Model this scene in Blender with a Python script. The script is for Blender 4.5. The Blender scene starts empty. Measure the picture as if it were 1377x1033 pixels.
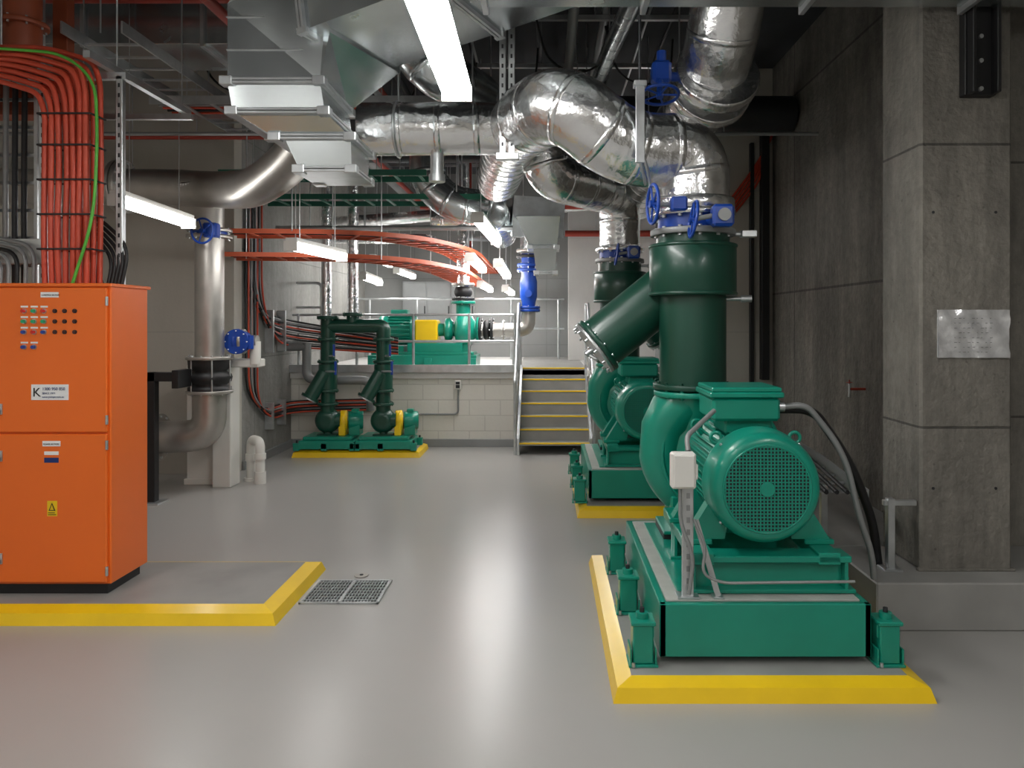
import bpy, math, random
from mathutils import Vector, Matrix
random.seed(7)
V=Vector
sc=bpy.context.scene

# ------------------------------------------------------------ materials
def mat(name,col,rough=.5,metal=0,var=.12,vscale=3,bump=0,bscale=40,rvar=.0,coat=0,coords='Object',spec=.5,crinkle=0):
    m=bpy.data.materials.new(name); m.use_nodes=True
    n=m.node_tree.nodes; l=m.node_tree.links
    b=n['Principled BSDF']; b.inputs['Metallic'].default_value=metal
    b.inputs['Roughness'].default_value=rough
    b.inputs['Coat Weight'].default_value=coat
    b.inputs['Coat Roughness'].default_value=.12
    b.inputs['Specular IOR Level'].default_value=spec
    tc=n.new('ShaderNodeTexCoord')
    nz=n.new('ShaderNodeTexNoise'); nz.inputs['Scale'].default_value=vscale; nz.inputs['Detail'].default_value=5
    l.new(tc.outputs[coords],nz.inputs['Vector'])
    rp=n.new('ShaderNodeValToRGB')
    rp.color_ramp.elements[0].position=.3; rp.color_ramp.elements[1].position=.7
    c=col
    rp.color_ramp.elements[0].color=(c[0]*(1-var),c[1]*(1-var),c[2]*(1-var),1)
    rp.color_ramp.elements[1].color=(min(1,c[0]*(1+var)),min(1,c[1]*(1+var)),min(1,c[2]*(1+var)),1)
    l.new(nz.outputs['Fac'],rp.inputs['Fac']); l.new(rp.outputs['Color'],b.inputs['Base Color'])
    if rvar:
        mr=n.new('ShaderNodeMapRange'); mr.inputs['To Min'].default_value=max(.02,rough-rvar); mr.inputs['To Max'].default_value=rough+rvar
        l.new(nz.outputs['Fac'],mr.inputs['Value']); l.new(mr.outputs['Result'],b.inputs['Roughness'])
    last=None
    if bump:
        bz=n.new('ShaderNodeTexNoise'); bz.inputs['Scale'].default_value=bscale; bz.inputs['Detail'].default_value=4
        l.new(tc.outputs[coords],bz.inputs['Vector'])
        bp=n.new('ShaderNodeBump'); bp.inputs['Strength'].default_value=bump; bp.inputs['Distance'].default_value=.02
        l.new(bz.outputs['Fac'],bp.inputs['Height']); last=bp
    if crinkle:
        vo=n.new('ShaderNodeTexVoronoi'); vo.feature='F1'; vo.inputs['Scale'].default_value=22
        l.new(tc.outputs[coords],vo.inputs['Vector'])
        b2=n.new('ShaderNodeBump'); b2.inputs['Strength'].default_value=crinkle; b2.inputs['Distance'].default_value=.02
        l.new(vo.outputs['Distance'],b2.inputs['Height'])
        if last: l.new(last.outputs['Normal'],b2.inputs['Normal'])
        last=b2
    if last: l.new(last.outputs['Normal'],b.inputs['Normal'])
    return m
def emis(name,col,s):
    m=bpy.data.materials.new(name); m.use_nodes=True
    b=m.node_tree.nodes['Principled BSDF']; b.inputs['Base Color'].default_value=(1,1,1,1)
    b.inputs['Emission Color'].default_value=(*col,1); b.inputs['Emission Strength'].default_value=s
    return m
def wallmat(name,c1,c2,mortar,bw,bh,ms,plane,rough=.7,bstr=.3,vs=1.5,offset=.5,stain=.35,bump2=.15,speck=0,off=(0,0)):
    m=bpy.data.materials.new(name); m.use_nodes=True
    n=m.node_tree.nodes; l=m.node_tree.links; b=n['Principled BSDF']; b.inputs['Roughness'].default_value=rough
    tc=n.new('ShaderNodeTexCoord'); sp=n.new('ShaderNodeSeparateXYZ'); cb=n.new('ShaderNodeCombineXYZ')
    l.new(tc.outputs['Object'],sp.inputs[0])
    a={'x':'X','y':'Y'}[plane]
    l.new(sp.outputs[a],cb.inputs['X']); l.new(sp.outputs['Z'],cb.inputs['Y'])
    mo=n.new('ShaderNodeVectorMath'); mo.operation='ADD'; mo.inputs[1].default_value=(off[0],off[1],0); l.new(cb.outputs[0],mo.inputs[0])
    br=n.new('ShaderNodeTexBrick'); br.offset=offset; br.inputs['Scale'].default_value=1
    br.inputs['Brick Width'].default_value=bw; br.inputs['Row Height'].default_value=bh
    br.inputs['Mortar Size'].default_value=ms; br.inputs['Mortar Smooth'].default_value=.3
    br.inputs['Color1'].default_value=(*c1,1); br.inputs['Color2'].default_value=(*c2,1); br.inputs['Mortar'].default_value=(*mortar,1)
    l.new(mo.outputs[0],br.inputs['Vector'])
    outc=br.outputs['Color']
    def layer(scale,zs,lo,hi,fm,fx,det=10):
        nonlocal outc
        nz=n.new('ShaderNodeTexNoise'); nz.inputs['Scale'].default_value=scale; nz.inputs['Detail'].default_value=det; nz.inputs['Roughness'].default_value=.7
        mp=n.new('ShaderNodeMapping'); mp.inputs['Scale'].default_value=(1,1,zs); l.new(tc.outputs['Object'],mp.inputs['Vector']); l.new(mp.outputs[0],nz.inputs['Vector'])
        mr=n.new('ShaderNodeMapRange'); mr.inputs['From Min'].default_value=fm; mr.inputs['From Max'].default_value=fx
        mr.inputs['To Min'].default_value=lo; mr.inputs['To Max'].default_value=hi
        l.new(nz.outputs['Fac'],mr.inputs['Value'])
        mx=n.new('ShaderNodeVectorMath'); mx.operation='SCALE'; l.new(outc,mx.inputs[0]); l.new(mr.outputs['Result'],mx.inputs['Scale']); outc=mx.outputs[0]
    layer(vs,.35,1-stain,1+stain*.5,.3,.7)
    if speck:
        layer(vs*3.5,.12,1-speck,1+speck*.6,.38,.66,12)
        layer(14,1,1-speck*.7,1+speck*.4,.35,.65,6)
        vo=n.new('ShaderNodeTexVoronoi'); vo.inputs['Scale'].default_value=11; l.new(tc.outputs['Object'],vo.inputs['Vector'])
        m2=n.new('ShaderNodeMapRange'); m2.inputs['From Min'].default_value=.04; m2.inputs['From Max'].default_value=.10; m2.inputs['To Min'].default_value=.6; m2.inputs['To Max'].default_value=1
        l.new(vo.outputs['Distance'],m2.inputs['Value'])
        mx2=n.new('ShaderNodeVectorMath'); mx2.operation='SCALE'; l.new(outc,mx2.inputs[0]); l.new(m2.outputs['Result'],mx2.inputs['Scale']); outc=mx2.outputs[0]
    l.new(outc,b.inputs['Base Color'])
    nf=n.new('ShaderNodeTexNoise'); nf.inputs['Scale'].default_value=25; nf.inputs['Detail'].default_value=6; l.new(tc.outputs['Object'],nf.inputs['Vector'])
    bp=n.new('ShaderNodeBump'); bp.invert=True; bp.inputs['Strength'].default_value=bstr; bp.inputs['Distance'].default_value=.01
    l.new(br.outputs['Fac'],bp.inputs['Height'])
    bp2=n.new('ShaderNodeBump'); bp2.inputs['Strength'].default_value=bump2; bp2.inputs['Distance'].default_value=.02
    l.new(nf.outputs['Fac'],bp2.inputs['Height']); l.new(bp.outputs[0],bp2.inputs['Normal']); l.new(bp2.outputs[0],b.inputs['Normal'])
    return m

GREEN=mat('pump_green_paint',(.005,.25,.172),.31,0,.08,4,coat=.2)
DGREEN=mat('dark_green_paint',(.007,.058,.037),.35,0,.1,4,coat=.15)
ORANGE=mat('orange_enamel',(.88,.165,.018),.38,0,.03,2,coat=.12)
ORTRAY=mat('orange_red_tray',(.58,.11,.045),.45,0,.1)
YEL=mat('yellow_paint',(.90,.59,.008),.38,0,.05,5,coat=.15)
BLUE=mat('blue_enamel',(.008,.055,.34),.35,0,.08)
RED=mat('red_pipe_paint',(.30,.035,.02),.5,0,.15)
CABLE=mat('red_cable_sheath',(.60,.075,.035),.45,0,.1)
BLACK=mat('black_rubber',(.012,.012,.013),.5,0,.2)
DARK=mat('dark_steel',(.03,.032,.035),.5,.3,.2)
WHITE=mat('white_paint',(.70,.69,.65),.45,0,.04)
LABEL=mat('label_white',(.85,.85,.85),.4,0,.02)
GALV=mat('galvanised_steel',(.58,.60,.61),.36,.85,.14,9,bump=.05,bscale=30,rvar=.08)
DUCT=mat('galvanised_duct_sheet',(.60,.64,.65),.25,.95,.16,2.5,bump=.07,bscale=3,rvar=.07)
FOIL=mat('foil_insulation',(.86,.87,.88),.25,1,.07,6,bump=.45,bscale=13,rvar=.08,crinkle=.12)
STEEL=mat('stainless_pipe',(.47,.45,.42),.38,.8,.1,6,rvar=.08)
GREYP=mat('grey_painted_pipe',(.28,.29,.29),.45,.3,.1)
CGREEN=mat('green_wire_sheath',(.10,.45,.05),.45)
CONC=mat('pad_concrete',(.31,.305,.29),.42,0,.10,4)
GROUT=mat('grout_strip',(.42,.43,.40),.6,0,.1,8)
CEIL=mat('ceiling_soffit_dark',(.04,.043,.047),.8,0,.25,2)
GTRAY=mat('green_cable_tray_paint',(.02,.13,.085),.45)
RUST=mat('redoxide_steel',(.26,.055,.02),.5,0,.15)
DRAIN=mat('drain_pit_black',(.02,.02,.02),.8)
PLASTIC=mat('clear_sleeve_paper',(.84,.85,.87),.2,.55,.15,9,bump=.9,bscale=7)
LEDM=emis('led_diffuser',(1,.985,.96),36)
LEDR=emis('led_diffuser_rear',(1,.985,.96),18)
FLOOR=mat('floor_epoxy_grey',(.395,.385,.368),.28,0,.035,.8)
CW=wallmat('raw_concrete_yz',(.205,.19,.162),(.175,.163,.14),(.08,.073,.062),2.4,1.9,.012,'y',.75,.4,1.6,0,.45,.7,.32)
CWX=wallmat('raw_concrete_xz',(.235,.22,.192),(.225,.21,.183),(.09,.085,.075),80,1.54,.008,'x',.7,.4,2.2,0,.35,.6,.22,(40,.51))
BLOCK=wallmat('painted_block_wall',(.70,.68,.62),(.68,.66,.60),(.58,.56,.51),.4,.2,.008,'x',.5,.35,1.0,.5,.06,.08)
BEIGE=wallmat('beige_render',(.50,.475,.42),(.49,.465,.41),(.42,.40,.36),3,1.5,.006,'x',.6,.2,1.0,0,.12,.1)
WHITEW=wallmat('white_render',(.60,.59,.57),(.59,.58,.56),(.50,.49,.47),3,1.5,.006,'x',.6,.2,1.0,0,.1,.1)
REARG=wallmat('rear_grey_wall',(.27,.275,.27),(.26,.265,.26),(.22,.22,.22),2.4,1.2,.008,'x',.6,.2,1.0,0,.15,.1)
LCONC=wallmat('light_concrete_yz',(.30,.295,.275),(.27,.265,.25),(.18,.18,.17),1.2,1.2,.008,'y',.7,.3,1.5,0,.25,.25,.15)

# ------------------------------------------------------------ mesh builder
def fillet(pts,R,n=8):
    pts=[V(p) for p in pts]
    if len(pts)<3: return pts
    out=[pts[0]]
    for i in range(1,len(pts)-1):
        a,b,c=pts[i-1],pts[i],pts[i+1]
        r=min(R,(a-b).length*.49,(c-b).length*.49)
        p0=b+(a-b).normalized()*r; p1=b+(c-b).normalized()*r
        for k in range(n+1):
            t=k/n; q0=p0.lerp(b,t); q1=b.lerp(p1,t); out.append(q0.lerp(q1,t))
    out.append(pts[-1])
    res=[out[0]]
    for p in out[1:]:
        if (p-res[-1]).length>1e-4: res.append(p)
    return res
class B:
    def __init__(s,name): s.name=name; s.v=[]; s.f=[]; s.m=[]; s.s=[]; s.mats=[]
    def mi(s,m):
        if m not in s.mats: s.mats.append(m)
        return s.mats.index(m)
    def add(s,vs,fs,m,smooth=False):
        o=len(s.v); s.v+= [tuple(v) for v in vs]; k=s.mi(m)
        for f in fs: s.f.append([o+i for i in f]); s.m.append(k); s.s.append(smooth)
    def box(s,x0,x1,y0,y1,z0,z1,m,bv=.004,M=None):
        x0,x1=sorted((x0,x1));y0,y1=sorted((y0,y1));z0,z1=sorted((z0,z1))
        c=V(((x0+x1)/2,(y0+y1)/2,(z0+z1)/2)); h=((x1-x0)/2,(y1-y0)/2,(z1-z0)/2)
        bv=min(bv,min(h)*.45)
        vs=[];idx={}
        for sx in(-1,1):
            for sy in(-1,1):
                for sz in(-1,1):
                    sg=(sx,sy,sz)
                    for ax in range(3):
                        p=[sg[k]*(h[k]-(0 if k==ax else bv)) for k in range(3)]
                        idx[(sx,sy,sz,ax)]=len(vs); vs.append(c+V(p))
        fs=[]
        for ax in range(3):
            o=[k for k in range(3) if k!=ax]
            for sgn in(-1,1):
                q=[]
                for a,b2 in((-1,-1),(1,-1),(1,1),(-1,1)):
                    t=[0,0,0];t[ax]=sgn;t[o[0]]=a;t[o[1]]=b2; q.append(idx[(*t,ax)])
                fs.append(q)
        for ax in range(3):
            o=[k for k in range(3) if k!=ax]
            for a in(-1,1):
                for b2 in(-1,1):
                    t=[0,0,0];t[o[0]]=a;t[o[1]]=b2
                    t0=list(t);t0[ax]=-1;t1=list(t);t1[ax]=1
                    fs.append([idx[(*t0,o[0])],idx[(*t1,o[0])],idx[(*t1,o[1])],idx[(*t0,o[1])]])
        for sx in(-1,1):
            for sy in(-1,1):
                for sz in(-1,1): fs.append([idx[(sx,sy,sz,a)] for a in range(3)])
        if M is not None: vs=[M@v for v in vs]
        s.add(vs,fs,m)
    def frame(s,d):
        d=d.normalized(); u=V((0,0,1)) if abs(d.z)<.9 else V((0,1,0))
        a=d.cross(u).normalized(); return a,a.cross(d).normalized()
    def tube(s,path,r,m,seg=20,caps=True,smooth=True):
        path=[V(p) for p in path]; n=len(path)
        rr=r if isinstance(r,(list,tuple)) else [r]*n
        d0=(path[1]-path[0]).normalized(); a,b=s.frame(d0); prev=d0
        vs=[];fs=[]
        for i,p in enumerate(path):
            if i==0:d=d0
            elif i==n-1:d=(path[-1]-path[-2]).normalized()
            else:
                d=((path[i]-path[i-1]).normalized()+(path[i+1]-path[i]).normalized())
                d=d.normalized() if d.length>1e-6 else prev
            q=prev.rotation_difference(d); a=q@a; b=q@b; prev=d
            for k in range(seg):
                t=2*math.pi*k/seg; vs.append(p+(a*math.cos(t)+b*math.sin(t))*rr[i])
        for i in range(n-1):
            for k in range(seg):
                k2=(k+1)%seg; fs.append([i*seg+k,i*seg+k2,(i+1)*seg+k2,(i+1)*seg+k])
        s.add(vs,fs,m,smooth)
        if caps:
            s.add(vs[:seg],[list(range(seg))],m); s.add(vs[-seg:],[list(range(seg))],m)
    def cyl(s,p0,p1,r,m,seg=20,r1=None,bv=0):
        p0=V(p0);p1=V(p1); r1=r if r1 is None else r1
        if bv:
            d=(p1-p0).normalized()*bv
            s.tube([p0,p0+d*.01,p0+d,p1-d,p1-d*.01,p1],[r-bv,r-bv*.9,r,r1,r1-bv*.9,r1-bv],m,seg)
        else: s.tube([p0,p1],[r,r1],m,seg)
    def lathe(s,o,ax,prof,m,seg=32):
        o=V(o);ax=V(ax).normalized(); a,b=s.frame(ax); vs=[];fs=[]
        for (t,r) in prof:
            for k in range(seg):
                an=2*math.pi*k/seg; vs.append(o+ax*t+(a*math.cos(an)+b*math.sin(an))*r)
        for i in range(len(prof)-1):
            for k in range(seg):
                k2=(k+1)%seg; fs.append([i*seg+k,i*seg+k2,(i+1)*seg+k2,(i+1)*seg+k])
        s.add(vs,fs,m,True)
        s.add(vs[:seg],[list(range(seg))],m); s.add(vs[-seg:],[list(range(seg))],m)
    def torus(s,c,ax,R,r,m,seg=28,ts=8,arc=2*math.pi):
        c=V(c);ax=V(ax).normalized();a,b=s.frame(ax)
        n=seg; pts=[c+(a*math.cos(arc*i/n)+b*math.sin(arc*i/n))*R for i in range(n+1)]
        s.tube(pts,r,m,ts,caps=False)
    def flange(s,c,ax,r,th,m,bolts=10,bm=None):
        c=V(c);ax=V(ax).normalized(); s.cyl(c-ax*th/2,c+ax*th/2,r,m,28,bv=min(.003,th*.2))
        a,b=s.frame(ax); bm=bm or GALV
        for i in range(bolts):
            t=2*math.pi*i/bolts; p=c+(a*math.cos(t)+b*math.sin(t))*r*.86
            s.cyl(p-ax*(th/2+.012),p+ax*(th/2+.012),max(.006,r*.05),bm,6)
    def sweep(s,path,w,h,m,up=(0,0,1)):
        path=[V(p) for p in path];n=len(path);up=V(up);vs=[];fs=[]
        ws=w if isinstance(w,(list,tuple)) else [w]*n; hs=h if isinstance(h,(list,tuple)) else [h]*n
        for i,p in enumerate(path):
            d=(path[min(i+1,n-1)]-path[max(i-1,0)]).normalized()
            sd=d.cross(up)
            if sd.length<.05: sd=V((1,0,0))
            sd.normalize(); u=sd.cross(d).normalized()
            for a,b in((-1,-1),(1,-1),(1,1),(-1,1)): vs.append(p+sd*a*ws[i]/2+u*b*hs[i]/2)
        for i in range(n-1):
            for k in range(4): k2=(k+1)%4; fs.append([i*4+k,i*4+k2,(i+1)*4+k2,(i+1)*4+k])
        fs.append([0,1,2,3]); fs.append([(n-1)*4+k for k in range(4)])
        s.add(vs,fs,m)
    def bar(s,p0,p1,w,h,m,up=(0,0,1)): s.sweep([p0,p1],w,h,m,up)
    def handwheel(s,c,ax,R,m,stem=.12,spokes=5):
        c=V(c);ax=V(ax).normalized();s.torus(c,ax,R,R*.09,m)
        a,b=s.frame(ax)
        for i in range(spokes):
            t=2*math.pi*i/spokes; s.cyl(c,c+(a*math.cos(t)+b*math.sin(t))*R,R*.06,m,8)
        s.cyl(c-ax*.02,c+ax*.02,R*.2,m,12)
        if stem: s.cyl(c,c-ax*stem,R*.09,m,10)
    def done(s,parent=None):
        import bmesh
        me=bpy.data.meshes.new(s.name); me.from_pydata(s.v,[],s.f)
        for m in s.mats: me.materials.append(m)
        me.polygons.foreach_set('material_index',s.m); me.polygons.foreach_set('use_smooth',s.s)
        bm=bmesh.new(); bm.from_mesh(me); bmesh.ops.recalc_face_normals(bm,faces=bm.faces); bm.to_mesh(me); bm.free()
        o=bpy.data.objects.new(s.name,me); sc.collection.objects.link(o)
        if parent: o.parent=parent
        return o
def insul(b,path,r,m,R=.3,seams=.28,n=10,seg=28):
    p=fillet(path,R,n); b.tube(p,r,m,seg)
    acc=0
    for i in range(1,len(p)):
        L=(p[i]-p[i-1]).length; d=(p[i]-p[i-1]).normalized(); t=seams-acc
        while t<=L:
            c=p[i-1]+d*t; b.tube([c-d*.022,c-d*.02,c+d*.02,c+d*.022],[r*.99,r*1.01,r*1.01,r*.99],m,seg,False); t+=seams
        acc=(acc+L)%seams
H=4.3
HT=H-.002
def hanger(b,x,y,z,dx=0,r=.006): b.cyl((x+dx,y,z),(x+dx,y,HT),r,GALV,6)

# ------------------------------------------------------------ room shell
def wall(name,x0,x1,y0,y1,z0,z1,m):
    b=B(name); b.box(x0,x1,y0,y1,z0,z1,m,0.001); return b.done()
wall('floor',-5.4,3.6,-4.2,13.9,-.2,0,FLOOR)
wall('ceiling',-5.4,3.6,-4.2,13.9,H,H+.2,CEIL)
wall('wall_left',-5.4,-5.2,-4,7.85,0,H,BEIGE)
wall('wall_left_return',-5.2,-3.3,7.85,8.05,0,H,BEIGE)
wall('wall_left_rear',-3.5,-3.3,8.05,13.5,0,H,LCONC)
wall('wall_rear',-3.5,2.0,13.5,13.7,0,H,REARG)
wall('wall_near',-5.4,3.6,-4.2,-4,0,H,BEIGE)
wall('wall_right_rear',1.8,2.0,8.1,13.5,0,H,REARG)
wall('wall_right_return',1.8,2.6,7.9,8.1,0,H,BEIGE)
wall('wall_right',2.4,2.6,4.7,7.9,0,H,CW)
wall('wall_right_nib',2.4,3.6,4.5,4.7,0,H,CWX)
wall('wall_right_near',3.4,3.6,-4,4.5,0,H,CW)
b=B('concrete_column'); b.box(2.03,2.53,4.04,4.5,.25,H,CWX,.014)
b.box(2.015,2.545,4.03,4.06,.25,.265,CWX,.004)
for x,z in((2.10,.7),(2.44,.7),(2.10,2.2),(2.44,2.2)): b.cyl((x,4.037,z),(x,4.045,z),.008,DARK,12)
b.done()
b=B('concrete_plinth'); b.box(1.71,3.4,3.85,4.5,0,.25,CONC,.008); b.done()
b=B('concrete_plinth'); b.box(1.71,2.4,4.5,7.9,0,.25,CONC,.008); b.done()
PZ=.98
wall('wall_platform_front',-3.3,-.40,9.6,9.75,0,PZ-.03,BLOCK)
wall('wall_platform_right',.55,1.8,9.6,9.75,0,PZ-.03,BLOCK)
b=B('floor_platform'); b.box(-3.3,-.40,9.56,13.5,PZ-.1,PZ,WHITEW,.004); b.box(-.40,.55,10.2,13.5,PZ-.1,PZ,CONC,.004)
b.box(.55,1.8,9.56,13.5,PZ-.1,PZ,WHITEW,.004); b.box(-.4,.55,10.2,10.3,0,PZ-.1,CONC,.001); b.done()
b=B('trim_platform_edge'); b.box(-3.3,-.4,9.53,9.56,PZ-.02,PZ+.08,GALV,.002); b.done()
b=B('wall_rear_partition'); b.box(.36,1.8,12.3,12.5,PZ,H,WHITEW,.002); b.done()
b=B('baseboard_left'); b.box(-3.3,-3.27,8.05,9.6,0,.1,GREYP,.004); b.box(-3.27,-.42,9.57,9.6,0,.1,GREYP,.004); b.done()

# ------------------------------------------------------------ pads
def pad(name,x0,x1,y0,y1,h=.08,w=.10):
    b=B(name); i=[(x0+w,y0+w),(x1-w,y0+w),(x1-w,y1-w),(x0+w,y1-w)]
    s=w*.22; o=[(x0,y0),(x1,y0),(x1,y1),(x0,y1)]
    mid=[(x0+s,y0+s),(x1-s,y0+s),(x1-s,y1-s),(x0+s,y1-s)]
    vs=[V((*p,0)) for p in o]+[V((*p,h*.72)) for p in mid]+[V((*p,h)) for p in i]
    fs=[]
    for k in range(4):
        k2=(k+1)%4; fs.append([k,k2,4+k2,4+k]); fs.append([4+k,4+k2,8+k2,8+k])
    b.add(vs,fs,YEL); b.add(vs[8:],[[0,1,2,3]],CONC); return b.done()
pad('cabinet_plinth_pad',-4.9,-1.43,3.92,4.82)
pad('pump_plinth_pad',.28,1.64,3.12,4.95,w=.085)
pad('pump_plinth_pad',.25,1.64,6.08,7.65,w=.085)
pad('pump_plinth_pad',-3.02,-1.50,8.80,9.45,w=.06)

# ------------------------------------------------------------ drain
b=B('floor_drain_grate')
x0,x1,y0,y1=-1.41,-.955,4.22,4.60
b.box(x0+.01,x1-.01,y0+.01,y1-.01,.000,.003,DRAIN,.0005)
for a in((x0,x1,y0,y0+.015),(x0,x1,y1-.015,y1),(x0,x0+.015,y0,y1),(x1-.015,x1,y0,y1),(-1.19,-1.175,y0,y1)): b.box(*a,0,.012,GALV,.002)
for i in range(24):
    x=x0+.015+i*.0183; b.box(x,x+.005,y0+.01,y1-.01,.002,.010,GALV,.001)
for i in range(7):
    y=y0+.05+i*.048; b.box(x0+.01,x1-.01,y,y+.005,.002,.010,GALV,.001)
b.done()
b=B('floor_cleanout_cover'); b.cyl((-1.17,4.70,0),(-1.17,4.70,.006),.045,STEEL,24,bv=.002); b.cyl((-1.17,4.70,.006),(-1.17,4.70,.009),.012,DARK,10); b.done()

# ------------------------------------------------------------ orange cabinet
b=B('motor_control_cabinet')
CX=-2.43; yf=4.15
b.box(-4.3,CX,yf,4.53,.14,1.81,ORANGE,.006)
b.box(-4.27,CX-.03,yf+.02,4.50,.08,.14,BLACK,.003)
for (xa,xb) in((-3.08,-2.445),(-3.72,-3.09),(-4.29,-3.73)):
    b.box(xa,xb,yf-.02,yf+.001,.99,1.795,ORANGE,.006); b.box(xa,xb,yf-.02,yf+.001,.155,.98,ORANGE,.006)
b.box(-4.29,CX+.01,yf-.02,4.55,1.80,1.82,ORANGE,.004)
for z in(1.72,1.06,.92,.22): b.cyl((CX-.012,yf-.022,z-.025),(CX-.012,yf-.022,z+.025),.008,GALV,8)
for z in(1.12,.86,.29): 
    b.box(-3.055,-3.02,yf-.03,yf-.02,z-.03,z+.03,GALV,.002); b.cyl((-3.037,yf-.045,z),(-3.037,yf-.02,z),.013,GALV,12); b.box(-3.043,-3.031,yf-.055,yf-.04,z-.03,z+.012,DARK,.002)
F=yf-.02
bred=mat('button_red',(.6,.02,.02),.3);bgrn=mat('button_green',(.02,.35,.15),.3);bblu=mat('button_blue',(.02,.06,.3),.3)
bdk=mat('button_dark',(.06,.02,.02),.3)
cols={0:[bred,bgrn,bred],1:[bgrn,bgrn,bgrn],2:[bblu,bred,bblu],3:[bblu,bblu,None]}
for r_,z in enumerate((1.665,1.607,1.548,1.465)):
    for c_,x in enumerate((-2.90,-2.845,-2.79)):
        m=cols[r_][c_]
        if m: 
            b.cyl((x,F-.006,z),(x,F,z),.014,GALV,14); b.cyl((x,F-.02,z),(x,F-.004,z),.010,m,14)
            b.box(x-.02,x+.02,F-.003,F,z+.019,z+.029,LABEL,.001)
for z in(1.665,1.607,1.548):
    for x in(-2.73,-2.676,-2.62): b.cyl((x,F-.006,z),(x,F,z),.012,DARK,14); b.cyl((x,F-.012,z),(x,F-.004,z),.008,bdk,12)
def lab(x0,x1,z0,z1,m=LABEL,y=F): b.box(x0,x1,y-.002,y+.001,z0,z1,m,.0005)
lab(-2.81,-2.71,1.74,1.77); lab(-2.862,-2.655,1.17,1.257); lab(-2.80,-2.70,.913,.943); lab(-2.79,-2.71,.865,.885)
NAVY=mat('label_navy',(.01,.03,.16),.4); lab(-2.79,-2.71,.822,.85,NAVY)
lab(-2.773,-2.718,.525,.61,YEL)
b.add([V((-2.765,F-.003,.555)),V((-2.726,F-.003,.555)),V((-2.7455,F-.003,.602))],[[0,1,2]],BLACK)
b.add([V((-2.757,F-.004,.560)),V((-2.734,F-.004,.560)),V((-2.7455,F-.004,.590))],[[0,1,2]],YEL)
lab(-2.768,-2.723,.532,.536,BLACK,F-.001); lab(-2.768,-2.730,.542,.546,BLACK,F-.001)
cab=b.done()
def text(name,s,x,y,z,size,m,parent,al='LEFT'):
    c=bpy.data.curves.new(name,'FONT'); c.body=s; c.size=size; c.extrude=.0005; c.align_x=al
    c.materials.append(m); o=bpy.data.objects.new(name,c); o.location=(x,y,z); o.rotation_euler=(math.pi/2,0,0)
    sc.collection.objects.link(o); o.parent=parent; return o
text('label_letter','K',-2.853,F-.004,1.19,.07,BLACK,cab)
text('label_phone','1300 950 850',-2.80,F-.004,1.225,.023,NAVY,cab)
text('label_since','SINCE 1971',-2.80,F-.004,1.203,.015,NAVY,cab)
text('label_web','www.pumps.com.au',-2.80,F-.004,1.183,.015,NAVY,cab)
text('label_top','CONTROL SECTION',-2.803,F-.004,1.75,.011,BLACK,cab)
text('label_mid','POWER SECTION',-2.793,F-.004,.922,.011,BLACK,cab)

# ------------------------------------------------------------ cables over the cabinet + strut frame
b=B('power_cable_bundle')
for lay in range(2):
    for i in range(7):
        x=-2.90+i*.040+lay*.015; y=4.30+lay*.10; zt=2.93+i*.028+lay*.05
        j=lambda a=.010: random.uniform(-a,a)
        pts=[(x,y,1.815),(x+j(),y+j(),2.1),(x+j(),y+j(),2.5),(x+j(),y,zt-.12),(x-.04,y,zt),(x-.35,y+.05,zt+.10),(-4.2,y+.2,zt+.16),(-5.15,y+.2,zt+.16)]
        b.tube(fillet(pts,.14,8),.0155,CABLE,10)
for z in(2.02,2.22,2.42,2.62,2.80): 
    b.box(-2.93,-2.625,4.272,4.278,z,z+.010,BLACK,.001); b.box(-2.93,-2.625,4.42,4.427,z,z+.010,BLACK,.001)
    b.box(-2.935,-2.927,4.275,4.427,z,z+.010,BLACK,.001); b.box(-2.628,-2.62,4.275,4.427,z,z+.010,BLACK,.001)
b.tube(fillet([(-2.72,4.26,1.815),(-2.60,4.27,2.2),(-2.585,4.28,2.7),(-2.60,4.28,3.0),(-2.8,4.3,3.16),(-5.15,4.4,3.36)],.2,8),.009,CGREEN,8)
for i in range(5): b.tube(fillet([(-2.62+.02*i,4.44,1.815),(-2.60+.025*i,4.46,1.98+.02*i),(-2.75,4.5,2.15+.03*i),(-2.82,4.6,2.0),(-2.82+.02*i,4.7,1.7)],.12,6),.011,BLACK,8)
for i in range(6): b.tube(fillet([(-3.25+.05*i,4.35,1.815),(-3.25+.05*i,4.36,1.95+.02*i),(-3.6,4.5,2.02+.03*i),(-5.15,4.5,2.05+.03*i)],.12,6),.012,[BLACK,GREYP,GREYP][i%3],8)
b.done()
b=B('cable_support_frame')
for (x,y) in((-2.56,4.47),(-3.02,4.47),(-3.5,4.47)):
    z0=1.82
    b.box(x-.02,x+.02,y-.02,y+.02,z0,3.08,GALV,.003)
    for k in range(20): b.box(x-.006,x+.006,y-.0215,y-.018,z0+.05+k*.06,z0+.075+k*.06,DARK,.001)
b.bar((-5.1,4.47,3.08),(-2.52,4.47,3.08),.04,.04,GALV); b.bar((-5.1,5.35,3.08),(-2.55,5.35,3.08),.04,.04,GALV)
for x in(-4.5,-3.9,-3.3,-2.6): b.bar((x,4.2,3.12),(x,5.4,3.12),.04,.04,GALV); hanger(b,x,4.5,3.1); hanger(b,x,5.3,3.1)
b.bar((-5.1,4.45,2.0),(-3.0,4.45,2.0),.04,.03,GALV)
b.box(-3.4,-2.98,4.42,4.47,1.95,2.1,GALV,.002)
b.done()
b=B('vertical_cable_ladder')
for x in(-3.62,-3.30):
    b.box(x-.012,x+.012,4.8,4.88,1.5,4.2,GALV,.002)
for k in range(14): b.box(-3.62,-3.30,4.83,4.85,1.6+k*.18,1.62+k*.18,GALV,.002)
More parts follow.
